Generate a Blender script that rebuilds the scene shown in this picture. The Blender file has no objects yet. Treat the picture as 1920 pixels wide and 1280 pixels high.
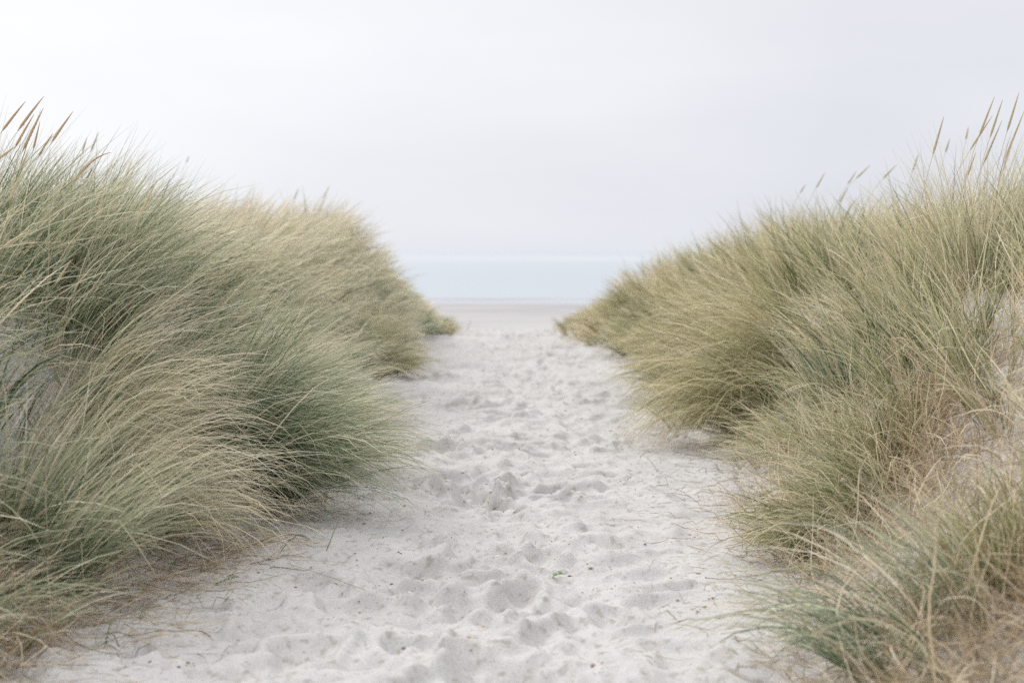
import bpy, math, random
import numpy as np
from mathutils import Vector
R = math.radians
rng = np.random.default_rng(7)
random.seed(7)
sc = bpy.context.scene
COL = sc.collection

# ------------------------------------------------------------------ camera, sky, sun, exposure
CAM_Z = 1.5
PITCH = math.atan(172 / 2667.0)
cam_d = bpy.data.cameras.new('camera')
cam = bpy.data.objects.new('camera', cam_d); COL.objects.link(cam)
cam.location = (0, 0, CAM_Z)
cam.rotation_euler = (R(90) - PITCH, 0, 0)
cam_d.sensor_width = 36; cam_d.lens = 50
cam_d.clip_start = 0.05; cam_d.clip_end = 30000
cam_d.dof.use_dof = True
cam_d.dof.focus_distance = 7.6
cam_d.dof.aperture_fstop = 1.65
cam_d.dof.aperture_blades = 9
sc.camera = cam

SUN_EL, SUN_AZ = R(42), R(-52)          # azimuth measured from +Y (towards the sea), minus = left
w = bpy.data.worlds.new('World'); sc.world = w; w.use_nodes = True
nt = w.node_tree; nt.nodes.clear()
N = nt.nodes.new; L = nt.links.new
out = N('ShaderNodeOutputWorld'); bg = N('ShaderNodeBackground')
sky = N('ShaderNodeTexSky'); sky.sky_type = 'NISHITA'; sky.sun_disc = False
sky.sun_elevation = SUN_EL; sky.sun_rotation = SUN_AZ
sky.air_density = 1.0; sky.dust_density = 3.0
scl = N('ShaderNodeVectorMath'); scl.operation = 'SCALE'; scl.inputs['Scale'].default_value = 0.07
L(sky.outputs['Color'], scl.inputs[0])
tc = N('ShaderNodeTexCoord'); sep = N('ShaderNodeSeparateXYZ'); L(tc.outputs['Generated'], sep.inputs[0])
# overcast layer: low pale cloud, lilac near the horizon, whiter towards the hidden sun
elev = N('ShaderNodeValToRGB'); L(sep.outputs['Z'], elev.inputs[0])
e = elev.color_ramp.elements
e[0].position = 0.0; e[0].color = (0.775, 0.80, 0.865, 1)
e[1].position = 1.0; e[1].color = (1.88, 1.88, 1.90, 1)
m = e.new(0.55); m.color = (1.30, 1.30, 1.33, 1)
m = e.new(0.10); m.color = (0.83, 0.845, 0.905, 1)
m = e.new(0.30); m.color = (0.90, 0.905, 0.935, 1)
dotn = N('ShaderNodeVectorMath'); dotn.operation = 'DOT_PRODUCT'
L(tc.outputs['Generated'], dotn.inputs[0])
dotn.inputs[1].default_value = (math.sin(SUN_AZ), math.cos(SUN_AZ) , 0.25)
glow = N('ShaderNodeMapRange'); L(dotn.outputs['Value'], glow.inputs['Value'])
glow.inputs['From Min'].default_value = 0.45; glow.inputs['From Max'].default_value = 1.03
glow.inputs['To Min'].default_value = 0.0; glow.inputs['To Max'].default_value = 0.24
mp = N('ShaderNodeMapping'); mp.inputs['Scale'].default_value = (1.3, 1.3, 5.0); L(tc.outputs['Generated'], mp.inputs[0])
cl = N('ShaderNodeTexNoise'); cl.inputs['Scale'].default_value = 2.2; cl.inputs['Detail'].default_value = 5
L(mp.outputs[0], cl.inputs['Vector'])
clr = N('ShaderNodeMapRange'); L(cl.outputs['Fac'], clr.inputs['Value'])
clr.inputs['From Min'].default_value = 0.3; clr.inputs['From Max'].default_value = 0.7
clr.inputs['To Min'].default_value = -0.04; clr.inputs['To Max'].default_value = 0.045
ad = N('ShaderNodeMath'); ad.operation = 'ADD'; L(glow.outputs[0], ad.inputs[0]); L(clr.outputs[0], ad.inputs[1])
cmb = N('ShaderNodeCombineXYZ')
for k, f in enumerate((1.0, 0.97, 0.86)):
    mm = N('ShaderNodeMath'); mm.operation = 'MULTIPLY'; mm.inputs[1].default_value = f
    L(ad.outputs[0], mm.inputs[0]); L(mm.outputs[0], cmb.inputs[k])
va = N('ShaderNodeVectorMath'); va.operation = 'ADD'; L(elev.outputs[0], va.inputs[0]); L(cmb.outputs[0], va.inputs[1])
mx = N('ShaderNodeMix'); mx.data_type = 'RGBA'; mx.inputs['Factor'].default_value = 0.93
L(scl.outputs[0], mx.inputs['A']); L(va.outputs[0], mx.inputs['B'])
L(mx.outputs['Result'], bg.inputs['Color']); bg.inputs['Strength'].default_value = 1.0
L(bg.outputs[0], out.inputs[0])

sd = bpy.data.lights.new('sun', 'SUN'); sd.energy = 1.5; sd.angle = R(16); sd.color = (1.0, 0.96, 0.90)
sun = bpy.data.objects.new('sun', sd); COL.objects.link(sun)
sv = Vector((math.sin(SUN_AZ) * math.cos(SUN_EL), math.cos(SUN_AZ) * math.cos(SUN_EL), math.sin(SUN_EL)))
sun.rotation_euler = sv.to_track_quat('Z', 'Y').to_euler(); sun.location = sv * 50

sc.view_settings.view_transform = 'Standard'; sc.view_settings.look = 'None'
sc.view_settings.exposure = 0.0; sc.view_settings.gamma = 1.0
sc.cycles.max_bounces = 8; sc.cycles.diffuse_bounces = 4; sc.cycles.transmission_bounces = 4
sc.cycles.use_adaptive_sampling = False; sc.cycles.volume_bounces = 2
sc.cycles.use_denoising = False

# ------------------------------------------------------------------ helpers
def vnoise(x, y, seed=0):
    xi = np.floor(x).astype(np.int64); yi = np.floor(y).astype(np.int64)
    fx = x - xi; fy = y - yi
    fx = fx * fx * (3 - 2 * fx); fy = fy * fy * (3 - 2 * fy)
    def h(a, b):
        n = (a * 374761393 + b * 668265263 + seed * 974634777) & 0x7fffffff
        n = ((n ^ (n >> 13)) * 1274126177) & 0x7fffffff
        return ((n ^ (n >> 16)) & 0xffff) / 65535.0
    return (h(xi, yi) * (1 - fx) + h(xi + 1, yi) * fx) * (1 - fy) + (h(xi, yi + 1) * (1 - fx) + h(xi + 1, yi + 1) * fx) * fy
def fbm(x, y, seed=0, oct=4):
    s = 0; a = 0.5
    for k in range(oct):
        s = s + a * (vnoise(x, y, seed + k * 13) - 0.5); x = x * 2.03; y = y * 2.03; a *= 0.5
    return s
def sstep(t):
    t = np.clip(t, 0, 1); return t * t * (3 - 2 * t)

YK = [-60, 0, 3.0, 5.0, 6.5, 8.0, 9.5, 11, 13, 16, 20, 24, 27, 30, 40]
LK = [-2.2, -2.2, -2.1, -1.95, -1.6, -1.30, -1.20, -1.25, -1.35, -1.5, -1.5, -1.30, -1.15, -1.4, -3]
RK = [1.0, 1.0, 1.02, 1.1, 1.25, 1.32, 1.50, 1.42, 1.5, 1.58, 1.5, 1.10, 0.95, 1.4, 3]
HY = [-60, 0, 3, 6, 9, 13, 17, 20, 23, 25.5, 28, 32, 40]
HL = [1.0, 1.0, .95, 1.08, 1.24, 1.15, 1.30, 1.36, 1.02, .45, .12, 0, 0]
HR = [1.0, 1.0, .80, .98, 1.24, 1.16, 1.08, .90, .66, .40, .12, 0, 0]

# trampled sand: many overlapping, half blown-in footprints, on a 1 cm raster
FX0, FX1, FY0, FY1, FR = -3.0, 3.0, 3.0, 34.0, 0.01
nx = int((FX1 - FX0) / FR); ny = int((FY1 - FY0) / FR)
gx = FX0 + np.arange(nx) * FR; gy = FY0 + np.arange(ny) * FR
FM = np.zeros((ny, nx), np.float32)
NP = 1900
for k in range(NP):
    cy = FY0 + rng.random() * (FY1 - FY0); 
    mid = 0.5 * (np.interp(cy, YK, LK) + np.interp(cy, YK, RK))
    cx = mid + (rng.normal(0, 0.42) if rng.random() < .66 else rng.normal(0, .85))
    big = rng.random() < 0.14
    a_ = rng.uniform(.08, .18) * (1.4 if big else 1); b_ = rng.uniform(.06, .105) * (1.7 if big else 1)
    D = rng.uniform(.008, .066) * (1.1 if big else 1); th = rng.normal(0, .9) + math.pi / 2
    ext = a_ * 2.1
    i0 = max(0, int((cx - ext - FX0) / FR)); i1 = min(nx, int((cx + ext - FX0) / FR))
    j0 = max(0, int((cy - ext - FY0) / FR)); j1 = min(ny, int((cy + ext - FY0) / FR))
    if i1 - i0 < 3 or j1 - j0 < 3: continue
    X, Y = np.meshgrid(gx[i0:i1] - cx, gy[j0:j1] - cy)
    u = X * math.cos(th) + Y * math.sin(th); v = -X * math.sin(th) + Y * math.cos(th)
    wv = 1 + 0.25 * np.sin(3 * np.arctan2(v, u) + rng.random() * 6)
    b2 = b_ * (1 + 0.25 * u / a_)
    d = np.sqrt((u / a_) ** 2 + (v / b2) ** 2) * wv
    mask = np.exp(-np.clip(d, 0, 5) ** 4 * 0.7)
    tilt = 1 + 0.5 * u / a_
    rim = np.exp(-((d - 1.28) / .28) ** 2) * D * rng.uniform(.25, .6) * (1 + .5 * np.sin(np.arctan2(v, u) + rng.random() * 6))
    loc = FM[j0:j1, i0:i1]
    FM[j0:j1, i0:i1] = loc * (1 - .75 * mask) - D * mask * tilt * .8 + rim * (1 - mask)
def blur1(a, ax):
    return 0.25 * np.roll(a, 1, ax) + 0.5 * a + 0.25 * np.roll(a, -1, ax)
for _ in range(4): FM = blur1(blur1(FM, 0), 1)
XX, YY = np.meshgrid(gx, gy)
FM += (fbm(XX * 3.2 + 5, YY * 3.2, 21, 3) * 0.085).astype(np.float32)
FM += (-(np.abs(fbm(XX * 2.0, YY * 3.4 + XX * 1.1, 31, 3)) * 0.16 - .01)).astype(np.float32)
FM += (fbm(XX * 16, YY * 16, 41, 3) * 0.013).astype(np.float32)
FM += (-(np.abs(fbm(XX * 5.5 + YY * 2, YY * 9, 43, 3)) * 0.045 - .005)).astype(np.float32)
FM *= np.clip(.35 + 1.3 * vnoise(XX * 1.1 + 9, YY * .9, 91), .3, 1.5).astype(np.float32)
edge = sstep((XX - FX0) / .5) * sstep((FX1 - XX) / .5) * sstep((YY - FY0) / .3) * sstep((FY1 - YY) / 2)
FM *= edge.astype(np.float32)
del XX, YY, edge

def ground(x, y, fine=True):
    x = np.asarray(x, float); y = np.asarray(y, float)
    z = -1.8 * sstep((y - 25.5) / 20.0) - 0.0022 * np.clip(y - 45, 0, 400)
    z = z + sstep((y - 50) / 20) * fbm(x * .035, y * .012 + 3, 61, 3) * .11
    wob = 0.16 * (vnoise(y * 0.9, x * 0, 3) - .5) + 0.10 * (vnoise(y * 2.3, x * 0, 4) - .5)
    ll = np.interp(y, YK, LK) + wob - x
    lr = x - np.interp(y, YK, RK) + wob
    fall = 1 - sstep((y - 28) / 8)
    wl = 1.25; wr = np.interp(y, [5, 9, 14], [1.7, 1.5, 1.3])
    z = z + np.interp(y, HY, HL) * sstep(ll / wl) * (1 - .2 * sstep((ll - 1.8) / 2))
    z = z + np.interp(y, HY, HR) * sstep(lr / wr) * (1 - .2 * sstep((lr - 1.8) / 2))
    lat = np.maximum(ll, lr)
    z = z + fall * sstep(lat / 1.5) * (fbm(x * .7, y * .7, 51, 3) * .35)
    z = z + fall * sstep(lat / .4) * fbm(x * 4, y * 4, 52, 3) * .05
    if fine:
        fx = np.clip((x - FX0) / FR, 0, nx - 2.001); fy = np.clip((y - FY0) / FR, 0, ny - 2.001)
        ix = fx.astype(int); iy = fy.astype(int); tx = fx - ix; ty = fy - iy
        f = (FM[iy, ix] * (1 - tx) + FM[iy, ix + 1] * tx) * (1 - ty) + (FM[iy + 1, ix] * (1 - tx) + FM[iy + 1, ix + 1] * tx) * ty
        inside = (x > FX0) & (x < FX1) & (y > FY0) & (y < FY1)
        z = z + f * inside * (1 - .8 * sstep((lat - .05) / .5))
    return z

def ray(px, py):
    cx, cy = (px - 960) / 2667.0, (640 - py) / 2667.0
    c, s = math.cos(PITCH), math.sin(PITCH)
    return np.array([cx, c + cy * s, -s + cy * c])
def at(px, py, y):
    d = ray(px, py); t = y / d[1]
    return np.array([d[0] * t, y, CAM_Z + d[2] * t])
def hit(px, py):
    d = ray(px, py)
    ts = np.arange(2.5, 60, .02)
    zz = ground(d[0] * ts, d[1] * ts)
    k = np.argmax(CAM_Z + d[2] * ts < zz)
    t = ts[k]
    return np.array([d[0] * t, d[1] * t, float(zz[k])])

def tag(o, label=None, cat=None, group=None, kind=None):
    if label: o['label'] = label
    if cat: o['category'] = cat
    if group: o['group'] = group
    if kind: o['kind'] = kind
    return o
def link(o, parent=None):
    COL.objects.link(o)
    if parent is not None: o.parent = parent
    return o
def empty(name, loc=(0, 0, 0)):
    o = bpy.data.objects.new(name, None); o.empty_display_size = .1
    o.location = loc; return link(o)

# ------------------------------------------------------------------ materials
def material(name):
    m = bpy.data.materials.new(name); m.use_nodes = True
    t = m.node_tree; b = t.nodes['Principled BSDF']; return m, t, b
def ramp(t, stops, src):
    r = t.nodes.new('ShaderNodeValToRGB'); el = r.color_ramp.elements
    el[0].position, el[0].color = stops[0][0], (*stops[0][1], 1)
    el[1].position, el[1].color = stops[-1][0], (*stops[-1][1], 1)
    for p, c in stops[1:-1]:
        q = el.new(p); q.color = (*c, 1)
    t.links.new(src, r.inputs[0]); return r

def grass_mat(name, stops, trans=.28, rough=.5):
    m, t, b = material(name)
    at_ = t.nodes.new('ShaderNodeAttribute'); at_.attribute_name = 'tone'
    r = ramp(t, stops, at_.outputs['Fac'])
    nz = t.nodes.new('ShaderNodeTexNoise'); nz.inputs['Scale'].default_value = 40
    hs = t.nodes.new('ShaderNodeHueSaturation')
    mr = t.nodes.new('ShaderNodeMapRange'); t.links.new(nz.outputs['Fac'], mr.inputs['Value'])
    mr.inputs['To Min'].default_value = .8; mr.inputs['To Max'].default_value = 1.2
    va_ = t.nodes.new('ShaderNodeAttribute'); va_.attribute_name = 'val'
    mu = t.nodes.new('ShaderNodeMath'); mu.operation = 'MULTIPLY'
    t.links.new(mr.outputs[0], mu.inputs[0]); t.links.new(va_.outputs['Fac'], mu.inputs[1])
    t.links.new(mu.outputs[0], hs.inputs['Value']); t.links.new(r.outputs[0], hs.inputs['Color'])
    t.links.new(hs.outputs[0], b.inputs['Base Color'])
    b.inputs['Roughness'].default_value = rough
    b.inputs['Specular IOR Level'].default_value = .4
    tr = t.nodes.new('ShaderNodeBsdfTranslucent'); t.links.new(hs.outputs[0], tr.inputs['Color'])
    mix = t.nodes.new('ShaderNodeMixShader'); mix.inputs[0].default_value = trans
    t.links.new(b.outputs[0], mix.inputs[1]); t.links.new(tr.outputs[0], mix.inputs[2])
    t.links.new(mix.outputs[0], t.nodes['Material Output'].inputs['Surface'])
    return m
M_GRASS = grass_mat('marram_leaf', [
    (0.0, (.028, .072, .042)), (0.22, (.105, .18, .105)), (0.45, (.40, .42, .275)),
    (0.65, (.56, .54, .395)), (0.82, (.60, .51, .365)), (1.0, (.68, .63, .52))], .30)
M_OLIVE = grass_mat('olive_leaf', [
    (0.0, (.055, .085, .03)), (0.3, (.19, .225, .095)), (0.55, (.41, .40, .235)),
    (0.8, (.58, .49, .32)), (1.0, (.68, .61, .46))], .30)
M_MIX = grass_mat('sage_olive_leaf', [
    (0.0, (.05, .085, .032)), (0.22, (.165, .205, .085)), (0.45, (.41, .41, .24)),
    (0.65, (.56, .52, .35)), (0.82, (.61, .51, .35)), (1.0, (.69, .63, .51))], .30)
M_DRY = grass_mat('dead_straw', [
    (0.0, (.18, .125, .07)), (0.4, (.36, .275, .17)), (0.7, (.53, .43, .30)), (1.0, (.68, .60, .48))], .25)

def sand_mat(name):
    m, t, b = material(name)
    T = t.nodes.new; K = t.links.new
    tc = T('ShaderNodeTexCoord')
    n1 = T('ShaderNodeTexNoise'); n1.inputs['Scale'].default_value = 260; n1.inputs['Detail'].default_value = 3
    n2 = T('ShaderNodeTexNoise'); n2.inputs['Scale'].default_value = 1.3; n2.inputs['Detail'].default_value = 4
    n3 = T('ShaderNodeTexNoise'); n3.inputs['Scale'].default_value = 24; n3.inputs['Detail'].default_value = 5
    for n in (n1, n2, n3): K(tc.outputs['Object'], n.inputs['Vector'])
    r1 = ramp(t, [(.30, (.30, .287, .26)), (.45, (.485, .475, .468)), (.55, (.54, .53, .53)), (.72, (.60, .59, .597))], n1.outputs['Fac'])
    r2 = ramp(t, [(.30, (.90, .89, .885)), (.6, (1.0, 1.0, 1.0))], n2.outputs['Fac'])
    r3 = ramp(t, [(.29, (.70, .675, .61)), (.46, (1, 1, 1))], n3.outputs['Fac'])
    m1 = T('ShaderNodeMix'); m1.data_type = 'RGBA'; m1.blend_type = 'MULTIPLY'; m1.inputs['Factor'].default_value = 1
    K(r1.outputs[0], m1.inputs['A']); K(r2.outputs[0], m1.inputs['B'])
    m2 = T('ShaderNodeMix'); m2.data_type = 'RGBA'; m2.blend_type = 'MULTIPLY'; m2.inputs['Factor'].default_value = 1
    K(m1.outputs['Result'], m2.inputs['A']); K(r3.outputs[0], m2.inputs['B'])
    # damp, greyer sand on the open beach beyond the dunes
    sp = T('ShaderNodeSeparateXYZ'); K(tc.outputs['Object'], sp.inputs[0])
    mr = T('ShaderNodeMapRange'); K(sp.outputs['Y'], mr.inputs['Value'])
    mr.inputs['From Min'].default_value = 40; mr.inputs['From Max'].default_value = 84
    m3 = T('ShaderNodeMix'); m3.data_type = 'RGBA'
    K(mr.outputs[0], m3.inputs['Factor']); K(m2.outputs['Result'], m3.inputs['A']); m3.inputs['B'].default_value = (.37, .36, .37, 1)
    mpb = T('ShaderNodeMapping'); mpb.inputs['Scale'].default_value = (.07, .45, 1); K(tc.outputs['Object'], mpb.inputs[0])
    nb_ = T('ShaderNodeTexNoise'); nb_.inputs['Scale'].default_value = 1; nb_.inputs['Detail'].default_value = 6; K(mpb.outputs[0], nb_.inputs['Vector'])
    rb = ramp(t, [(.38, (.74, .74, .73)), (.46, (.97, .97, .97)), (.65, (1.08, 1.07, 1.06))], nb_.outputs['Fac'])
    mb = T('ShaderNodeMix'); mb.data_type = 'RGBA'; mb.blend_type = 'MULTIPLY'; K(mr.outputs[0], mb.inputs['Factor'])
    K(m3.outputs['Result'], mb.inputs['A']); K(rb.outputs[0], mb.inputs['B'])
    K(mb.outputs['Result'], b.inputs['Base Color'])
    b.inputs['Roughness'].default_value = .9; b.inputs['Specular IOR Level'].default_value = .2
    bp = T('ShaderNodeBump'); bp.inputs['Strength'].default_value = .55; bp.inputs['Distance'].default_value = .004
    sm = T('ShaderNodeMath'); sm.operation = 'MULTIPLY_ADD'; sm.inputs[1].default_value = .5
    K(n1.outputs['Fac'], sm.inputs[0]); K(n3.outputs['Fac'], sm.inputs[2])
    K(sm.outputs[0], bp.inputs['Height']); K(bp.outputs[0], b.inputs['Normal'])
    return m
M_SAND = sand_mat('dune_sand')

# ------------------------------------------------------------------ ground sheet
def spaced(segs):
    o = [segs[0][0]]
    for a, b, s in segs:
        n = max(1, int(round((b - a) / s))); o += list(a + (b - a) * np.arange(1, n + 1) / n)
    return np.array(o)
xs = spaced([(-600, -100, 100), (-100, -20, 10), (-20, -6, 1), (-6, -3.2, .08), (-3.2, 3.2, .013), (3.2, 6, .08), (6, 20, 1), (20, 100, 10), (100, 600, 100)])
ys = spaced([(-200, -20, 30), (-20, 0, 2), (0, 3.4, .2), (3.4, 4.2, .03), (4.2, 11, .013), (11, 17, .022), (17, 28, .04), (28, 46, .3), (46, 130, 4), (130, 200, 20)])
GX, GY = np.meshgrid(xs, ys)
GZ = ground(GX, GY)
co = np.stack([GX, GY, GZ], -1).reshape(-1, 3)
A, B = len(ys), len(xs)
idx = np.arange(A * B).reshape(A, B)
q = np.stack([idx[:-1, :-1], idx[:-1, 1:], idx[1:, 1:], idx[1:, :-1]], -1).reshape(-1, 4)
def make_mesh(name, co, quads, mat, smooth=True, attrs=None):
    me = bpy.data.meshes.new(name)
    me.vertices.add(len(co)); me.vertices.foreach_set('co', np.ascontiguousarray(co, np.float32).ravel())
    me.loops.add(quads.size); me.loops.foreach_set('vertex_index', np.ascontiguousarray(quads, np.int32).ravel())
    me.polygons.add(len(quads)); me.polygons.foreach_set('loop_start', np.arange(len(quads), dtype=np.int32) * quads.shape[1])
    me.update(calc_edges=True)
    if smooth: me.polygons.foreach_set('use_smooth', np.ones(len(quads), bool))
    for k, v in (attrs or {}).items():
        a = me.attributes.new(k, 'FLOAT', 'POINT'); a.data.foreach_set('value', np.ascontiguousarray(v, np.float32))
    me.materials.append(mat)
    return me
o = link(bpy.data.objects.new('sand_ground', make_mesh('sand_ground', co, q, M_SAND)))
tag(o, kind='structure')

# ------------------------------------------------------------------ sea
def sea_mat():
    m, t, b = material('sea_water'); T = t.nodes.new; K = t.links.new
    tc = T('ShaderNodeTexCoord'); sp = T('ShaderNodeSeparateXYZ'); K(tc.outputs['Object'], sp.inputs[0])
    mp = T('ShaderNodeMapping'); mp.inputs['Scale'].default_value = (.012, .05, 1); K(tc.outputs['Object'], mp.inputs[0])
    nz = T('ShaderNodeTexNoise'); nz.inputs['Scale'].default_value = 1; nz.inputs['Detail'].default_value = 6; K(mp.outputs[0], nz.inputs['Vector'])
    # log distance gives bands of breakers and paler shoal water at their real places offshore
    lg = T('ShaderNodeMath'); lg.operation = 'LOGARITHM'; lg.inputs[1].default_value = 10; K(sp.outputs['Y'], lg.inputs[0])
    df = T('ShaderNodeMath'); df.operation = 'MULTIPLY_ADD'; K(sp.outputs['Y'], df.inputs[0]); df.inputs[1].default_value = .004; df.inputs[2].default_value = .7
    dv = T('ShaderNodeMath'); dv.operation = 'DIVIDE'; K(nz.outputs['Fac'], dv.inputs[0]); K(df.outputs[0], dv.inputs[1])
    wb = T('ShaderNodeMath'); wb.operation = 'MULTIPLY_ADD'; K(dv.outputs[0], wb.inputs[0]); wb.inputs[1].default_value = .16; K(lg.outputs[0], wb.inputs[2])
    mr = T('ShaderNodeMapRange'); K(wb.outputs[0], mr.inputs['Value']); mr.inputs['From Min'].default_value = 1.9; mr.inputs['From Max'].default_value = 3.9
    c = ramp(t, [(0, (.33, .33, .35)), (.030, (.37, .40, .43)), (.07, (.34, .385, .43)), (.20, (.32, .375, .425)), (.33, (.345, .39, .44)), (.40, (.39, .43, .47)),
                 (.43, (.47, .49, .52)), (.455, (.40, .44, .48)), (.50, (.37, .415, .46)), (.53, (.42, .45, .49)), (.57, (.36, .405, .455)), (1, (.37, .415, .46))], mr.outputs[0])
    K(c.outputs[0], b.inputs['Base Color'])
    b.inputs['Roughness'].default_value = .22; b.inputs['IOR'].default_value = 1.33
    mp2 = T('ShaderNodeMapping'); mp2.inputs['Scale'].default_value = (.25, .9, 1); K(tc.outputs['Object'], mp2.inputs[0])
    n2 = T('ShaderNodeTexNoise'); n2.inputs['Scale'].default_value = 1; n2.inputs['Detail'].default_value = 4; K(mp2.outputs[0], n2.inputs['Vector'])
    bp = T('ShaderNodeBump'); bp.inputs['Strength'].default_value = .12; bp.inputs['Distance'].default_value = .25
    fd = T('ShaderNodeMapRange'); K(sp.outputs['Y'], fd.inputs['Value']); fd.inputs['From Min'].default_value = 100; fd.inputs['From Max'].default_value = 700
    fd.inputs['To Min'].default_value = .10; fd.inputs['To Max'].default_value = 0; K(fd.outputs[0], bp.inputs['Strength'])
    K(n2.outputs['Fac'], bp.inputs['Height']); K(bp.outputs[0], b.inputs['Normal'])
    return m
sx = np.concatenate([-np.geomspace(7000, 2, 60), [0], np.geomspace(2, 7000, 60)])
sy = np.geomspace(70, 9000, 220)
SX, SY = np.meshgrid(sx, sy)
SZ = -1.905 + .035 * np.sin(SY * .55 + fbm(SX * .03, SY * .03, 77, 2) * 8) * np.clip(1 - SY / 400, 0, 1)
idx = np.arange(SX.size).reshape(SX.shape)
q = np.stack([idx[:-1, :-1], idx[:-1, 1:], idx[1:, 1:], idx[1:, :-1]], -1).reshape(-1, 4)
o = link(bpy.data.objects.new('sea', make_mesh('sea', np.stack([SX, SY, SZ], -1).reshape(-1, 3), q, sea_mat())))
tag(o, kind='structure')

# ------------------------------------------------------------------ grass blades
K = 7
S = np.linspace(0, 1, K)
def blades(px, py, L_, phi, th0, bend, w0, tone, curl=.12, sink=True, pw=1.25, z0=None, lie=False):
    """px.. arrays, one entry per blade -> (co, tone) ; co (n,K,2,3)"""
    n = len(px)
    dphi = rng.normal(0, curl, n)
    wig = rng.normal(0, curl * .8, (n, 2)); ph = rng.random(n) * 6.28
    z = ground(px, py, False) - .02 if z0 is None else z0
    P = np.zeros((n, K, 3)); P[:, 0] = np.stack([px, py, z], -1)
    T = np.zeros((n, K, 3))
    kk = (rng.random(n) < .07) * rng.uniform(.5, 1.9, n); ks = rng.uniform(.3, .85, n); kp = rng.normal(0, .9, n)   # snapped blades
    for k in range(K):
        s = S[k]
        th = th0 + bend * s ** pw + wig[:, 1] * math.sin(4.5 * s + 1)
        th = th + kk * (s > ks)
        f = phi + dphi * s * 2 + wig[:, 0] * np.sin(5 * s + ph) + (kk > 0) * (s > ks) * kp
        T[:, k] = np.stack([np.sin(th) * np.cos(f), np.sin(th) * np.sin(f), np.cos(th)], -1)
    for k in range(1, K):
        d = (T[:, k - 1] + T[:, k]) * .5
        P[:, k] = P[:, k - 1] + d * (L_ / (K - 1))[:, None]
    if lie:
        P[:, :, 2] = ground(P[:, :, 0].ravel(), P[:, :, 1].ravel()).reshape(n, K) + .0035
    elif sink:
        g = ground(P[:, :, 0].ravel(), P[:, :, 1].ravel(), False).reshape(n, K) + .006 + rng.random((n, 1)) * .03
        P[:, 1:, 2] = np.maximum(P[:, 1:, 2], g[:, 1:])
    roll = rng.random(n) * math.pi
    nh = np.stack([-np.sin(phi), np.cos(phi), np.zeros(n)], -1)[:, None, :]
    side = nh * np.cos(roll)[:, None, None] + np.cross(T, np.broadcast_to(nh, T.shape)) * np.sin(roll)[:, None, None]
    prof = np.array([.75, 1, 1, .92, .75, .5, .1])
    hw = .5 * w0[:, None] * prof[None, :]
    C = np.stack([P - side * hw[..., None], P + side * hw[..., None]], 2)
    tn = tone[:, None] + (S[None, :] - .55) * .50  # green base to pale tip; the steep contrast also paints shade inside tussocks
    base_dead = np.clip(.22 - S, 0, 1)[None, :] * 1.6 * (rng.random(n) < .5)[:, None]
    tn = np.clip(tn + base_dead * (1 - tn) * .9, 0.02, .98)
    val = np.clip(np.exp(rng.normal(.12, .32, n)), .4, 1.5)
    val = np.repeat(val, 2 * K).astype(np.float32)
    return C.astype(np.float32), np.repeat(tn[:, :, None], 2, 2).astype(np.float32), val
_q = np.array([[2 * k, 2 * k + 1, 2 * k + 3, 2 * k + 2] for k in range(K - 1)])
def blades_mesh(name, parts, mat, origin=(0, 0, 0)):
    C = np.concatenate([p[0] for p in parts]); tn = np.concatenate([p[1] for p in parts])
    n = len(C)
    q = (np.arange(n)[:, None, None] * (2 * K) + _q[None]).reshape(-1, 4)
    if not name: return
    return make_mesh(name, C.reshape(-1, 3) - np.array(origin, np.float32), q, mat, True, {'tone': tn.ravel(), 'val': np.concatenate([p[2] for p in parts])})

def clump(x, y, n, L0, r, wv, bend=1.0, tone=.5, ts=.16, w0=.0038, splay=.55, th=.12, curl=.17, pw=1.25, up=0.0):
    """n blades sprouting from a root patch of radius r at (x,y); wv = lean vector"""
    m_ = max(2, n // 9); sh = rng.integers(0, m_, n)          # blades come up in shoots
    a = (rng.random(m_) * 6.283)[sh]; rr = np.sqrt(rng.random(m_))[sh]
    ox, oy = np.cos(a) * rr * r + rng.normal(0, .008, n), np.sin(a) * rr * r + rng.normal(0, .008, n)
    vx = np.cos(a) * rr * splay + wv[0] + rng.normal(0, .15, m_)[sh] + rng.normal(0, .07, n)
    vy = np.sin(a) * rr * splay + wv[1] + rng.normal(0, .15, m_)[sh] + rng.normal(0, .07, n)
    mag = np.hypot(vx, vy)
    phi = np.arctan2(vy, vx)
    th0 = th + .38 * mag + np.abs(rng.normal(0, .08, n)) - up
    bd = bend * (.35 + .55 * rng.random(m_)[sh] + .25 * rng.random(n)) * (.45 + .75 * np.clip(mag, 0, 1.4))
    Ln = L0 * (.50 + .58 * rng.random(n) ** .8) * np.where(rng.random(n) < .04, 1.14, 1)
    stray = rng.random(n) < .12; phi = np.where(stray, phi + rng.normal(0, 1.1, n), phi)
    tn = tone + rng.normal(0, ts * .75, m_)[sh] + rng.normal(0, ts * .6, n)
    dead = rng.random(n) < .15
    tn = np.where(dead, .78 + .2 * rng.random(n), tn)
    return blades(x + ox, y + oy, Ln, phi, th0, bd, w0 * np.clip(np.exp(rng.normal(0, .38, n)), .5, 2.4), tn, curl, pw=pw)
def thatch(x, y, n, r, L0=.28, tone=.5, w0=.0038):
    """short dead leaves lying criss-cross round the base"""
    a = rng.random(n) * 6.283; rr = np.sqrt(rng.random(n)) * r
    return blades(x + np.cos(a) * rr, y + np.sin(a) * rr, L0 * (.4 + .9 * rng.random(n)), rng.random(n) * 6.283,
                  rng.uniform(.5, 1.6, n), rng.normal(.3, .6, n), w0 * (.7 + .6 * rng.random(n)), tone + rng.normal(0, .22, n), .45,
                  z0=ground(x + np.cos(a) * rr, y + np.sin(a) * rr, False) + rng.random(n) * .10)

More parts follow.
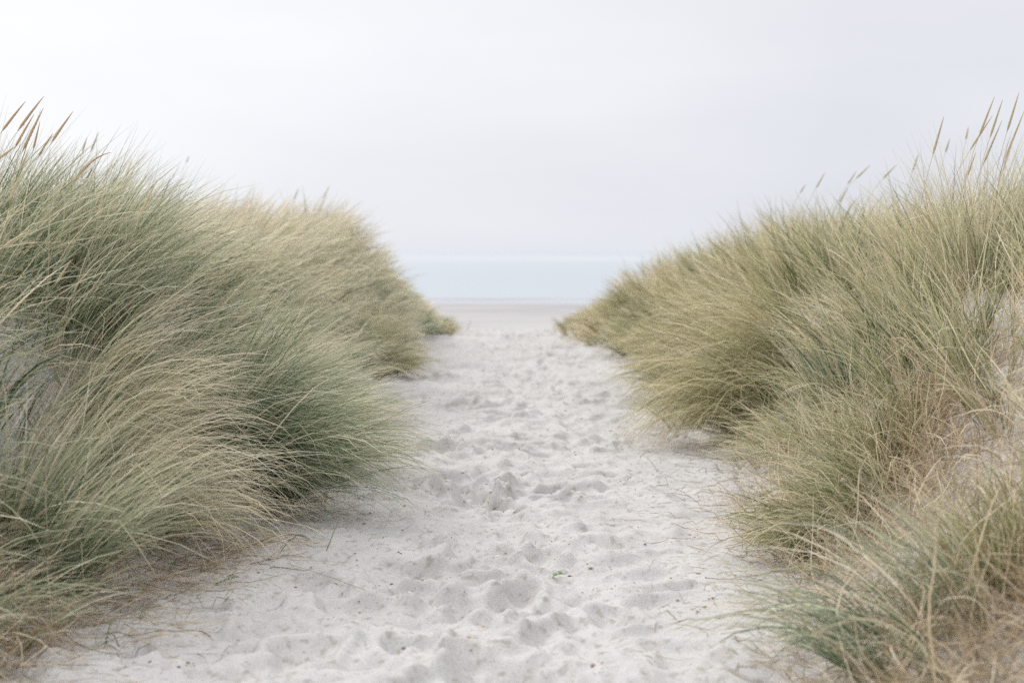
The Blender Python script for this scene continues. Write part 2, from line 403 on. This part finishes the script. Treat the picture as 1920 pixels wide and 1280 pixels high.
def tussock(x, y, label, n, L0, r, wv, tn_=350, mat=None, dead_tone=.5, cat='grass tussock', **kw):
    z = float(ground(x, y, False))
    t = empty('marram_tussock', (x, y, z)); tag(t, label, cat, 'marram tussocks')
    w0 = kw.get('w0', .003)
    sub = max(1, int(r / .16))
    ps = []
    for k in range(sub):
        a = rng.random() * 6.28; q_ = r * .6 * math.sqrt(rng.random()) if sub > 1 else 0
        ps.append(clump(x + q_ * math.cos(a), y + q_ * math.sin(a), int(n * .62) // sub, L0 * rng.uniform(.88, 1.08), r * (.6 if sub > 1 else 1),
                        (wv[0] + rng.normal(0, .06), wv[1] + rng.normal(0, .06)), **kw))
    link(bpy.data.objects.new('leaves', blades_mesh('leaves', ps, mat or M_GRASS, (x, y, z))), t)
    link(bpy.data.objects.new('dead_leaves', blades_mesh('dead_leaves', [thatch(x, y, tn_, r * 1.5, .34, dead_tone, w0)], M_DRY, (x, y, z))), t)
    return t

NAMED = []   # (x, y, r) kept clear of the general cover
def T(x, y, label, n, L0, r, wv, **kw):
    NAMED.append((x, y, r * .5)); return tussock(x, y, label, n, L0, r, wv, **kw)
# left dune
T(-1.50, 8.0, 'big dark green tussock on the left dune, fanning right and drooping onto the sand', 3000, 1.22, .34, (.95, -.18), bend=1.35, tone=.30, w0=.0039, th=.1)
T(-1.55, 9.35, 'silvery green tussock combed to the right just behind the big dark green one', 2200, 1.1, .3, (.95, -.10), bend=1.15, tone=.50, w0=.0039)
T(-2.75, 7.6, 'tall, mostly green tussock low at the left frame edge behind the nearest tussock', 1700, 1.0, .32, (.35, 0), bend=.6, tone=.24, w0=.0042)
T(-2.25, 8.0, 'tall upright blue-green tussock on the left slope under the left seed heads', 2000, 1.02, .34, (.5, -.1), bend=.8, tone=.38, w0=.0039)
T(-2.02, 5.95, 'nearest left tussock, green shoots over a straw-brown base, at the left frame edge', 1300, .92, .2, (.65, 0), bend=1.0, tone=.42, w0=.0038)
T(-2.12, 5.15, 'low shaggy tussock spilling dry stems over the bottom left corner', 380, .62, .3, (.8, .1), tn_=500, bend=1.5, tone=.58, w0=.0038)
T(-1.95, 6.9, 'pale bleached tussock arching low over the sand in front of the big dark green one', 1500, 1.05, .26, (1.0, -.12), bend=1.5, tone=.66, w0=.0038)
T(-2.98, 14.2, 'small dark olive tussock standing on the left dune crest against the sky', 900, .62, .22, (.2, 0), bend=.5, tone=.10, w0=.0072, mat=M_OLIVE)
T(-1.85, 16.8, 'dark drooping tussock on the far left bank above the bare sand shoulder', 1100, .85, .4, (.9, -.2), bend=1.3, tone=.42, w0=.0072, mat=M_OLIVE)
T(-1.35, 25.4, 'low straw-coloured tussock at the far left end of the path gap', 420, .36, .45, (.6, -.1), bend=1.2, tn_=30, tone=.55, w0=.0105, mat=M_OLIVE)
# right dune
T(1.42, 24.7, 'low olive tussock at the far right end of the path gap beside the beach', 700, .46, .6, (-.3, -.1), bend=1.0, tn_=30, tone=.56, w0=.0105, mat=M_OLIVE)
T(1.98, 10.9, 'long-leaved tussock sweeping left and down to a brown mop on the sand', 2600, 1.3, .30, (-1.05, -.35), bend=1.6, tone=.55, w0=.0040, mat=M_OLIVE)
T(2.10, 8.6, 'open green V-shaped tussock of stiff upright blades on the right slope', 800, .78, .16, (.0, .0), bend=.55, tone=.25, w0=.004, splay=.9)
T(3.05, 8.5, 'tall silvery tussock at the right frame edge under the right seed heads', 1900, .95, .36, (.4, 0), bend=.55, tone=.52, w0=.0039)
T(1.80, 7.2, 'tangled tussock of curled dead straw in the middle of the right slope', 1300, .6, .36, (-.35, -.1), bend=1.5, tone=.40, w0=.0042, curl=.55, mat=M_MIX, tn_=900)
T(1.74, 6.85, 'dark tussock in the hollow of the right slope, its straw fringe on the sand', 1500, .55, .36, (-.8, -.1), bend=1.5, tone=.34, w0=.0042, mat=M_MIX, tn_=700)
T(1.42, 4.75, 'nearest blurred green tussock reaching left over the sand at the bottom right', 520, .80, .24, (-.85, .1), bend=1.25, tone=.36, w0=.0036)
T(1.78, 4.95, 'blurred yellow-green tussock at the bottom right frame edge', 800, .5, .32, (-.2, -.1), bend=1.0, tone=.40, w0=.0040, mat=M_OLIVE)
T(1.98, 14.0, 'arching olive tussock on the right bank where the path narrows', 1500, 1.0, .35, (-.95, -.2), bend=1.4, tone=.5, w0=.00725, mat=M_OLIVE)

# continuous cover
def lats(x, y):
    wob = 0.16 * (vnoise(np.array([y * .9]), np.array([0.]), 3)[0] - .5)
    return float(np.interp(y, YK, LK)) + wob - x, x - float(np.interp(y, YK, RK)) + wob
BARE = [(2.75, 7.9, .42), (1.55, 8.1, .38), (1.45, 5.9, .3), (2.1, 6.0, .25)]
zones = {'left_near': [], 'left_far': [], 'right_near': [], 'right_far': []}
thz = {'left_near': [], 'left_far': [], 'right_near': [], 'right_far': []}
y = 3.6
cnt = 0
while y < 29.5:
    step = .30 if y < 11 else .40 + (y - 11) * .012
    half = .40 * y + 1.2
    x = -half
    while x < half:
        cx = x + rng.uniform(-.5, .5) * step; cy = y + rng.uniform(-.5, .5) * step
        x += step
        ll, lr = lats(cx, cy)
        left = ll > lr; lat = max(ll, lr)
        if lat < (.22 if left else (.42 if 7.2 < cy < 11.5 else (.30 if cy < 21 else .10)) + rng.uniform(-.25, .15)) : continue
        if lat > 3.6 and cy > 8: continue
        if cy < 5.4 and left and lat < .25: continue
        if any((cx - a) ** 2 + (cy - b) ** 2 < c * c for a, b, c in NAMED): continue
        bare = any((cx - a) ** 2 + (cy - b) ** 2 < c * c for a, b, c in BARE)
        near = cy < 11.5
        z = ('left_' if left else 'right_') + ('near' if near else 'far')
        w0 = .0042 if cy < 8 else .0042 * (cy / 8) ** 1.0
        nb = int((96 if near else 130) * (.5 + 1.0 * rng.random()))
        if cy < 5.2: nb = int(nb * .6)
        hn = float(vnoise(np.array([cx * .8]), np.array([cy * .8]), 9)[0])
        k_edge = float(sstep(np.array((lat - .2) / 1.3)))
        L0 = (.62 + .34 * k_edge) * (.8 + .4 * hn)
        if left:
            wv = (.95 - .30 * k_edge + rng.normal(0, .12), -.18 + rng.normal(0, .15)); bd = 1.25 - .35 * k_edge
            tone = .44 + .26 * (hn - .5) + (.14 + (.06 if cy > 10 else 0)) * k_edge + rng.normal(0, .07) - (.15 if cy < 9.5 else 0)
        else:
            wx = -.85 + 1.2 * float(sstep(np.array((lat - .4) / 1.5)))
            wv = (wx + rng.normal(0, .15), -.1 + rng.normal(0, .15)); bd = 1.15 - .45 * k_edge
            tone = .50 + .26 * (hn - .5) + rng.normal(0, .08)
            L0 *= .94
            if lat < .9 and cy < 8.5: nb = int(nb * .6); L0 *= .62
            if cy < 6.4: nb = int(nb * .3); L0 *= .75; tone += .12
        if near and left: nb = int(nb * .84)
        if near and rng.random() < (.03 if left else .10): nb = int(nb * .2)
        if cy > 22: L0 *= 1 - .06 * (cy - 22)
        if bare: nb = int(nb * .05)
        if nb > 3:
            zones[z].append(clump(cx, cy, nb, L0, .15 if near else .22, wv, bend=bd, tone=tone, w0=w0, ts=.2))
        if not bare: thz[z].append(thatch(cx, cy, (110 if cy < 6.4 and not left else 45) if near else 25, .24, .3, .55, w0))
        cnt += 1
        if lat > 1.0 and rng.random() < .2:
            zones[z].append(clump(cx, cy, 4, 1.08, .2, (.35, -.05), bend=.45, tone=.62, w0=w0 * .75, th=.05))
    y += step
for a_, b_, n_ in ((1.72, 9.75, 60), (1.80, 9.2, 90), (1.95, 9.9, 90), (1.78, 10.3, 60)):
    zones['right_near'].append(clump(a_, b_, n_, .52, .16, (-.8, -.2), bend=1.4, tone=.55, w0=.0042, curl=.3))
print('clumps', cnt)
LBL = {'left_near': 'pale green dune grass covering the near left dune, combed to the right by wind',
       'left_far': 'soft sage dune grass on the far left dune running down to the beach gap',
       'right_near': 'green and straw dune grass on the near right slope below the right seed heads',
       'right_far': 'olive dune grass on the far right dune sloping down to the beach gap'}
for z in zones:
    mat = M_OLIVE if z == 'right_far' else (M_MIX if z == 'right_near' else M_GRASS)
    o = link(bpy.data.objects.new('dune_grass', blades_mesh('dune_grass', zones[z], mat))); tag(o, LBL[z], 'grass', kind='stuff')
    o = link(bpy.data.objects.new('dead_grass', blades_mesh('dead_grass', thz[z], M_DRY)))
    tag(o, 'brown dead leaves matted under the ' + LBL[z].split(' covering')[0].split(' on the')[0].split(' running')[0] + ' of the ' + z.replace('_', ' ') + ' dune', 'dead grass', kind='stuff')

# straw fringe hanging and lying on the sand at the foot of both dunes
n = 1500
fx_ = rng.uniform(-2.25, -1.10, n); fy_ = 4.7 + 2.6 * rng.random(n)
keep = fx_ < np.interp(fy_, YK, LK) + .05 + .55 * rng.random(n) ** 2; fx_, fy_ = fx_[keep], fy_[keep]; n = len(fx_)
f1 = blades(fx_, fy_, .36 * (.4 + .9 * rng.random(n)), rng.normal(-.25, .5, n), rng.uniform(1.0, 1.6, n), rng.normal(.35, .3, n), .0036 * (.6 + .7 * rng.random(n)), rng.normal(.55, .24, n), .35)
o = link(bpy.data.objects.new('straw_fringe', blades_mesh('straw_fringe', [f1], M_DRY))); tag(o, 'brown straw lying over shaded sand at the foot of the left dune', 'straw', kind='stuff')
n = 1300
fx_ = rng.uniform(.95, 2.3, n); fy_ = 4.6 + 4.0 * rng.random(n)
keep = fx_ > np.interp(fy_, YK, RK) - .05 - .25 * rng.random(n) ** 2; fx_, fy_ = fx_[keep], fy_[keep]; n = len(fx_)
f2 = blades(fx_, fy_, .30 * (.4 + .9 * rng.random(n)), rng.normal(3.4, .7, n), rng.uniform(.5, 1.5, n), rng.normal(.5, .4, n), .0036 * (.6 + .7 * rng.random(n)), rng.normal(.66, .2, n), .35)
o = link(bpy.data.objects.new('straw_fringe', blades_mesh('straw_fringe', [f2], M_DRY))); tag(o, 'pale straw and thin stems covering sand at the foot of the right dune', 'straw', kind='stuff')

# kinked dry stems tangled over the near right slope
n = 2300
fx_ = rng.uniform(1.2, 3.2, n); fy_ = rng.uniform(4.3, 9.2, n)
keep = fx_ > np.interp(fy_, YK, RK) + .12; fx_, fy_ = fx_[keep], fy_[keep]; n = len(fx_)
f3 = blades(fx_, fy_, .42 * (.35 + 1.0 * rng.random(n)), rng.random(n) * 6.283, rng.uniform(0, 1.3, n), rng.normal(.7, .9, n), .0042 * np.exp(rng.normal(0, .3, n)), rng.normal(.78, .2, n), .75,
            z0=ground(fx_, fy_, False) + rng.random(n) * .16)
o = link(bpy.data.objects.new('tangled_stems', blades_mesh('tangled_stems', [f3], M_DRY))); tag(o, 'kinked pale dry stems tangled over the near right slope', 'dry stems', kind='stuff')

# straw and crumbs lying on the sand
n = 5200
ly = 4.3 + 9 * rng.random(n) ** 1.4
lp = np.interp(ly, YK, LK); rp = np.interp(ly, YK, RK)
u = rng.random(n); sidel = rng.random(n) < .62
off = np.abs(rng.normal(0, .35, n)) - .35
lx = np.where(sidel, lp + off + .05, rp - off - .05)
scatter = rng.random(n) < .10
lx = np.where(scatter, lp + (rp - lp) * rng.random(n), lx)
straw = blades(lx, ly, np.where(scatter, .03, .16) * (.3 + 1.2 * rng.random(n) ** 2), rng.normal(-.35, 1.0, n) + np.where(rng.random(n) < .5, 0, math.pi), 
               np.full(n, 1.5), rng.normal(0, .12, n), .0028 * (.6 + .8 * rng.random(n)), rng.normal(.42, .25, n), .3, z0=ground(lx, ly) + .004, lie=True)
o = link(bpy.data.objects.new('straw_litter', blades_mesh('straw_litter', [straw], M_DRY))); tag(o, 'loose straw and dry stalks strewn over the sand along the path edges', 'straw', kind='stuff')
m_cr, t, b = material('brown_crumb')
oi = t.nodes.new('ShaderNodeAttribute'); oi.attribute_name = 'tone'
t.links.new(ramp(t, [(0, (.10, .075, .05)), (.5, (.38, .23, .12)), (1, (.52, .40, .24))], oi.outputs['Fac']).outputs[0], b.inputs['Base Color']); b.inputs['Roughness'].default_value = .9
n = 9000
cyv = 4.3 + 12 * rng.random(n) ** 1.6
lp = np.interp(cyv, YK, LK); rp = np.interp(cyv, YK, RK)
cxv = lp + (rp - lp) * rng.random(n)
keep = vnoise(cxv * 4, cyv * 4, 88) + .5 * vnoise(cxv * 13, cyv * 13, 89) + rng.normal(0, .12, n) > .90
cxv, cyv = cxv[keep], cyv[keep]; n = len(cxv)
sz = .0018 + .0065 * rng.random(n) ** 5
base = np.array([[1, 0, 0], [-1, 0, 0], [0, 1, 0], [0, -1, 0], [0, 0, 1], [0, 0, -1]], float)
rot = rng.random(n) * 6.28; el = rng.uniform(.8, 2.2, n)
V = base[None] * sz[:, None, None] * np.stack([el, np.ones(n), np.full(n, .6)], -1)[:, None, :] * rng.uniform(.7, 1.2, (n, 6, 1))
X = V[..., 0] * np.cos(rot)[:, None] - V[..., 1] * np.sin(rot)[:, None]; Y = V[..., 0] * np.sin(rot)[:, None] + V[..., 1] * np.cos(rot)[:, None]
V = np.stack([X + cxv[:, None], Y + cyv[:, None], V[..., 2] + (ground(cxv, cyv) + sz * .35)[:, None]], -1)
tri = np.array([[0, 2, 4], [2, 1, 4], [1, 3, 4], [3, 0, 4], [2, 0, 5], [1, 2, 5], [3, 1, 5], [0, 3, 5]])
F = (np.arange(n)[:, None, None] * 6 + tri[None]).reshape(-1, 3)
o = link(bpy.data.objects.new('plant_crumbs', make_mesh('plant_crumbs', V.reshape(-1, 3), F, m_cr, True, {'tone': np.repeat(rng.random(n), 6)})))
tag(o, 'tiny brown bits of dry plant scattered in the hollows of the sand path', 'plant litter', kind='stuff')

# ------------------------------------------------------------------ single things
def tube(P, rad, ns=6, bump=None):
    P = np.asarray(P, float); n = len(P)
    T_ = np.gradient(P, axis=0); T_ /= np.linalg.norm(T_, axis=1)[:, None]
    a = np.cross(T_, [0.31, .77, .55]); a /= np.linalg.norm(a, axis=1)[:, None]; b_ = np.cross(T_, a)
    ang = np.arange(ns) / ns * 6.2832
    rad = np.broadcast_to(np.asarray(rad, float), (n,))
    rr = rad[:, None] * np.ones((1, ns))
    if bump is not None: rr = rr * bump(n, ns)
    C = P[:, None, :] + rr[..., None] * (a[:, None, :] * np.cos(ang)[None, :, None] + b_[:, None, :] * np.sin(ang)[None, :, None])
    i = np.arange(n * ns).reshape(n, ns)
    q = np.stack([i[:-1], np.roll(i, -1, 1)[:-1], np.roll(i, -1, 1)[1:], i[1:]], -1).reshape(-1, 4)
    return C.reshape(-1, 3), q
def bez(p0, p1, p2, n=14):
    t = np.linspace(0, 1, n)[:, None]
    return (1 - t) ** 2 * np.array(p0) + 2 * t * (1 - t) * np.array(p1) + t * t * np.array(p2)
def simple(name, col, rough=.7):
    m, t, b = material(name)
    nz = t.nodes.new('ShaderNodeTexNoise'); nz.inputs['Scale'].default_value = 180
    r = ramp(t, [(.3, tuple(c * .68 for c in col)), (.7, tuple(min(1, c * 1.25) for c in col))], nz.outputs['Fac'])
    t.links.new(r.outputs[0], b.inputs['Base Color']); b.inputs['Roughness'].default_value = rough
    return m
M_STEM = simple('stalk', (.36, .33, .19)); M_SPIKE = simple('seed_spike', (.56, .39, .23)); M_SPIKE2 = simple('pale_seed_spike', (.72, .57, .37))
M_SPIKEG = simple('grey_green_spike', (.52, .43, .27))
M_BROWN = simple('dried_flower', (.20, .12, .08)); M_GREEN = simple('fresh_leaf', (.12, .24, .04), .45); M_OLST = simple('olive_stem', (.20, .22, .07))
M_YEL = simple('yellow_petal', (.62, .50, .05)); M_STRAWT = simple('straw_stalk', (.58, .45, .27)); M_STONE = simple('pebble', (.27, .19, .13)); M_WHT = simple('bleached_stalk', (.68, .60, .50))

def mesh_obj(name, cq, mat, parent, origin):
    c, q = cq
    return link(bpy.data.objects.new(name, make_mesh(name, c - np.array(origin), q, mat)), parent)
def seed_head(tip, base, d, label, mat=M_SPIKE, rad=.0085, sag=0.0, group='marram seed heads'):
    """tip/base: where the spike ends; d: distance along Y"""
    rad *= .82
    pt = at(*tip, d); pb = at(*base, d + .03)
    ax = pb - pt
    ax = ax / np.linalg.norm(ax)
    rx = pb[0] + ax[0] * .30 - (0.06 if pb[0] < 0 else .02); ry = pb[1] + .05
    rz = float(ground(rx, ry, False)) - .02
    root = np.array([rx, ry, rz])
    ctrl = pb + ax * max(.12, (pb[2] - rz) * .5)
    t = empty('seed_head_stalk', tuple(root)); tag(t, label, 'seed head', group)
    mesh_obj('stem', tube(bez(root, ctrl, pb + ax * -.01, 16), np.linspace(.0017, .0012, 16), 5), M_STEM, t, root)
    mid = (pt + pb) / 2 + np.array([0, 0, sag])
    n = 46
    P = bez(pb, mid * 1.0 + (mid - (pt + pb) / 2), pt, n)
    s = np.linspace(0, 1, n)
    prof = rad * np.clip(np.minimum((s + .06) / .22, 1), 0, 1) * (1 - s ** 2.4 * .85)
    def bump(n_, ns): 
        i, j = np.meshgrid(np.arange(n_), np.arange(ns), indexing='ij')
        return .86 + .26 * (((i + (j % 2) * 2) % 4) / 3.0) + .08 * rng.random((n_, ns))
    mesh_obj('seed_spike', tube(P, prof, 9, bump), mat, t, root)
    return t
D1 = 7.4
heads = [
 ((82,181),(33,246),D1,'tallest brown seed head in the left cluster, its tip highest of all',M_SPIKE,.0085,.004),
 ((48,190),(3,247),D1,'brown seed head left of the tallest one at the left frame edge',M_SPIKE,.008,.003),
 ((81,203),(42,284),D1-.2,'long brown seed head directly under the tallest left one, crossing its stalk',M_SPIKE,.009,.002),
 ((64,214),(27,278),D1+.2,'brown seed head between the leftmost pair, slightly lower and slimmer',M_SPIKE,.0075,.002),
 ((75,227),(62,282),D1+.3,'short nearly upright seed head low in the left cluster',M_SPIKE,.0065,0),
 ((137,209),(96,268),D1,'brown seed head standing clear to the right of the left cluster',M_SPIKE,.008,.003),
 ((99,250),(72,293),D1+.2,'small seed head just below the one standing clear on the left',M_SPIKE,.0065,.001),
 ((30,274),(-4,299),D1-.2,'seed head cut by the left frame edge, leaning flat',M_SPIKE2,.008,.002),
 ((208,286),(132,350),D1-.1,'long curved brown seed head bending over to the right on the left dune',M_SPIKE,.0075,.035),
 ((174,315),(162,335),D1+.4,'stubby dark seed head right below the long curved one',M_BROWN,.007,0),
 ((54,281),(36,322),D1-.3,'pale seed head low among the grass under the left cluster',M_SPIKE2,.0075,.001),
 ((36,330),(17,378),D1-.4,'straw seed head half hidden in grass near the left frame edge',M_SPIKE2,.0085,.001),
 ((295,336),(256,418),D1-.2,'pale straw seed head alone in front of the left dune grass',M_SPIKE2,.0075,.006),
 ((197,354),(181,408),D1-.2,'whitish slim seed head left of the lone pale straw one',M_SPIKE2,.006,0),
 ((62,431),(3,466),D1-.8,'pale seed head leaning right low at the left frame edge',M_SPIKE2,.007,.008),
 ((133,488),(104,532),D1-.7,'straw seed head deep in the left grass, lowest of the left ones',M_SPIKE2,.0065,.001),
 ((185,247),(170,285),11.0,'blurred grey seed head behind the left cluster, right of centre',M_SPIKEG,.0085,0),
 ((163,258),(154,285),11.4,'small blurred grey seed head behind the left cluster',M_SPIKEG,.008,0),
 ((214,297),(198,330),11.0,'blurred thin seed head right of the long curved brown one',M_SPIKEG,.007,0),
 ((355,292),(349,305),16.0,'tiny faint seed head above the far left dune crest',M_SPIKEG,.008,0),
 ((1770,218),(1749,291),8.4,'lone upright tan seed head left of the right cluster',M_SPIKEG,.0085,.001),
 ((1865,181),(1835,258),8.4,'tallest tan seed head of the right cluster',M_SPIKEG,.0085,.001),
 ((1861,217),(1818,283),8.5,'seed head crossing behind the tallest right one and leaning most',M_SPIKEG,.0075,.002),
 ((1880,187),(1856,259),8.3,'tan seed head just right of the tallest right one',M_SPIKEG,.0082,.001),
 ((1879,226),(1843,310),8.5,'lowest and longest tan seed head of the right cluster',M_SPIKEG,.008,.002),
 ((1911,173),(1888,248),8.4,'tan seed head with the highest tip, near the right frame edge',M_SPIKEG,.0085,.001),
 ((1922,205),(1884,300),8.4,'tan seed head cut by the right frame edge',M_SPIKEG,.008,.002),
 ((1547,323),(1530,353),13.5,'leftmost dark blurred seed head on the right dune skyline',M_SPIKEG,.009,0),
 ((1632,309),(1605,335),13.0,'blurred seed head leaning right on the middle of the right skyline',M_SPIKEG,.009,0),
 ((1606,321),(1589,346),13.2,'blurred seed head just left of the leaning middle one on the right skyline',M_SPIKEG,.0085,0),
 ((1682,308),(1655,336),12.6,'blurred seed head leaning right, last before the lone upright one',M_SPIKEG,.009,.002),
 ((1816,238),(1811,262),12.0,'small blurred seed head between the lone one and the right cluster',M_SPIKEG,.0085,0),
 ((1781,260),(1773,286),12.0,'small blurred seed head just right of the lone upright one',M_SPIKEG,.009,0),
 ((1511,345),(1500,362),15.0,'faint tiny seed head at the left end of the right skyline',M_SPIKEG,.009,0),
 ((1723,287),(1711,322),12.2,'blurred seed head just left of the lone upright tan one',M_SPIKEG,.009,.001),
 ((1590,352),(1574,380),13.4,'blurred seed head lowest on the middle right skyline',M_SPIKEG,.0085,0),
 ((1900,262),(1880,322),8.8,'tan seed head low among grass at the right edge',M_SPIKEG,.0075,.002),
 ((1830,285),(1812,335),9.0,'tan seed head half sunk in grass below the right cluster',M_SPIKEG,.0075,.002),
 ((560,352),(551,374),17.0,'faint blurred seed head right of the far left dune crest',M_SPIKEG,.009,0),
 ((618,348),(606,372),18.0,'faint blurred seed head farthest right on the left skyline',M_SPIKEG,.009,.001),
 ((248,300),(236,330),11.5,'blurred seed head alone right of the left cluster behind the crest',M_SPIKEG,.0085,.001),
]
for tip, bs, d, lb, mt, rd, sg in heads: seed_head(tip, bs, d, lb, mt, rd, sg)

def flower_stalk(px, py, d, label, mat, rad, name='dried_flower_stalk', cat='dried flower'):
    p = at(px, py, d); rx, ry = p[0] - .02, p[1] + .02; rz = float(ground(rx, ry, False)); root = np.array([rx, ry, rz])
    t = empty(name, tuple(root)); tag(t, label, cat)
    mesh_obj('stem', tube(bez(root, (root + p) / 2 + [.02, 0, .02], p, 10), .0015, 5), M_OLST, t, root)
    s = np.linspace(0, 1, 9)
    P = p + np.outer(s - .3, [0, 0, rad * 2.4])
    mesh_obj('flower_head', tube(P, rad * np.sqrt(np.clip(1 - (2 * s - 1) ** 2, .01, 1)), 9, lambda a, b: .75 + .5 * rng.random((a, b))), mat, t, root)
    return t
flower_stalk(1862, 748, 5.0, 'brown dried flower head on a thin stalk by the right edge', M_BROWN, .0085)
flower_stalk(1567, 772, 6.3, 'small reddish-brown dried flower head left of the tangled straw', M_BROWN, .0075)
flower_stalk(1580, 902, 6.0, 'pale pinkish dried flower head low in front of the right hollow', simple('pink_brown', (.42, .32, .26)), .009)
flower_stalk(1697, 578, 7.8, 'tiny yellow flower among the grass on the right slope', M_YEL, .007, 'yellow_flower', 'flower')

def sprig(px, py, label, L_=.09, nl=5, az=0.3, tilt=.9, name='green_sprig'):
    g = hit(px, py); g[2] -= .004
    t = empty(name, tuple(g)); tag(t, label, 'small plant', 'green sprigs')
    d = np.array([math.cos(az) * math.sin(tilt), math.sin(az) * math.sin(tilt), math.cos(tilt)])
    P = bez(g, g + d * L_ * .5 + [0, 0, .012], g + d * L_, 8)
    mesh_obj('stem', tube(P, .0014, 5), M_OLST, t, g)
    for k in range(nl):
        p = P[1 + int(k * 6 / nl)]
        for s in (-1, 1):
            a = az + s * rng.uniform(.8, 1.3); ld = np.array([math.cos(a), math.sin(a), .45]); ld /= np.linalg.norm(ld)
            sd_ = np.cross(ld, [0, 0, 1.]); sd_ /= np.linalg.norm(sd_); ll = rng.uniform(.016, .026); up = np.cross(sd_, ld)
            w_ = ll * .26
            V = np.array([p, p + ld * ll * .5 - sd_ * w_ + up * .003, p + ld * ll * .5, p + ld * ll * .5 + sd_ * w_ + up * .003, p + ld * ll])
            Fq = np.array([[0, 1, 2], [0, 2, 3], [1, 4, 2], [2, 4, 3]])
            mesh_obj('leaf', (V, Fq), M_GREEN, t, g)
    return t
sprig(398, 1098, 'bright green leafy sprig lying on sand near the lower left', .13, 6, .05, 1.25)
sprig(262, 1160, 'tiny two-leaved green seedling below the lower left straw', .04, 2, 1.0, .5)
sprig(195, 1215, 'upright dark green sprig on the shaded sand at the lower left', .12, 5, .4, .25)
sprig(382, 1012, 'small dark green leaves under the drooping left grass', .06, 3, .2, 1.1)
sprig(315, 1075, 'green leaves half buried in straw left of the bright sprig', .07, 4, .4, .6)
sprig(120, 1180, 'small green sprig among straw near the bottom left corner', .10, 5, .1, .7)
sprig(1035, 1080, 'yellow-green scrap of plant in the middle of the trampled path', .06, 4, .3, 1.4)
sprig(1512, 1090, 'bright green seedling on sand under the nearest right tussock', .05, 3, .7, .8)
sprig(1530, 1200, 'lower green seedling on sand beside the nearest right tussock', .07, 4, 2.6, .9)
sprig(1400, 1040, 'thin green seedling on the sand left of the right grass fringe', .05, 3, 1.2, .3)
sprig(1640, 1255, 'vivid green leaves at the bottom edge under the right tussock', .10, 6, .2, .8)

def stalk(p_px, q_px, label, mat=M_STRAWT, rad=.0016, lift=.0, name='loose_stalk', cat='stalk', arch=.01):
    a = hit(*p_px); b_ = hit(*q_px) if not lift else at(q_px[0], q_px[1], a[1] + .05)
    a[2] += .003
    if not lift: b_[2] += .004
    P = bez(a, (a + b_) / 2 + [0, 0, arch], b_, 10)
    if not lift: P[:, 2] = np.maximum(P[:, 2], ground(P[:, 0], P[:, 1]) + .003)
    o = link(bpy.data.objects.new(name, None)); bpy.data.objects.remove(o)
    c, q = tube(P, np.linspace(rad, rad * .5, 10), 5)
    o = link(bpy.data.objects.new(name, make_mesh(name, c - a, q, mat))); o.location = a
    tag(o, label, cat, 'loose stalks on the sand'); return o
stalk((1214, 858), (1253, 912), 'thin olive stalk lying aslant on the bright right bank', M_OLST, .0015)
stalk((612, 1034), (641, 962), 'single dark green blade standing upright in sand by the left tussock', M_OLST, .0028, lift=1, name='standing_blade', cat='grass blade')
stalk((1295, 932), (1250, 928), 'short curved brown stalk below the aslant olive one', M_BROWN, .002)
stalk((1170, 978), (1212, 979), 'short straw stalk lying level in the right middle of the path', M_STRAWT, .0018)
stalk((350, 1250), (235, 1188), 'long dry stalk with a brown end lying across the lower left sand', M_STRAWT, .0022)
stalk((395, 1197), (240, 1196), 'brown stalk lying level on the lower left sand', M_BROWN, .002)
stalk((1200, 860), (1218, 842), 'tiny brown stalk beside the top of the aslant olive one', M_BROWN, .0015)
stalk((1460, 986), (1378, 945), 'reddish bent stalk in front of the right straw fringe', M_BROWN, .0018, arch=.05)
stalk((1360, 1255), (1285, 1262), 'pale dry stalk on sand near the bottom centre right', M_WHT, .0015)
stalk((728, 1130), (545, 1060), 'long thin green runner blade stretched over the left sand', M_OLST, .0013)

def pebble(px, py, r, label):
    r *= .72
    g = hit(px, py); n1, n2 = 7, 10
    th = np.linspace(.02, math.pi - .02, n1)[:, None]; ph = (np.arange(n2) / n2 * 6.283)[None]
    rr = r * (1 + .18 * rng.normal(0, 1, (n1, n2)))
    C = np.stack([rr * np.sin(th) * np.cos(ph) * 1.25, rr * np.sin(th) * np.sin(ph), rr * np.cos(th) * .7 * np.ones_like(ph)], -1).reshape(-1, 3)
    i = np.arange(n1 * n2).reshape(n1, n2)
    q = np.stack([i[:-1], np.roll(i, -1, 1)[:-1], np.roll(i, -1, 1)[1:], i[1:]], -1).reshape(-1, 4)
    o = link(bpy.data.objects.new('pebble', make_mesh('pebble', C, q, M_STONE))); o.location = (g[0], g[1], g[2] + r * .25)
    tag(o, label, 'pebble', 'pebbles in the sand')
pebble(1308, 1148, .008, 'tan pebble on sand left of the nearest right tussock')
pebble(927, 956, .009, 'dark pebble in the centre of the path level with the left tussock foot')
pebble(1244, 1138, .007, 'brown crumb-like pebble right of centre in the lower path')
pebble(1112, 1250, .011, 'largest brown pebble at the bottom centre of the path')
pebble(757, 1217, .009, 'dark pebble lower left of centre near a sandy hump')
pebble(1108, 1070, .010, 'pinkish pebble on the edge of the deepest footprint')
pebble(683, 982, .009, 'dark speckled pebble by the foot of the left tussock')
pebble(352, 1249, .008, 'dark brown clod at the end of the long dry stalk lower left')
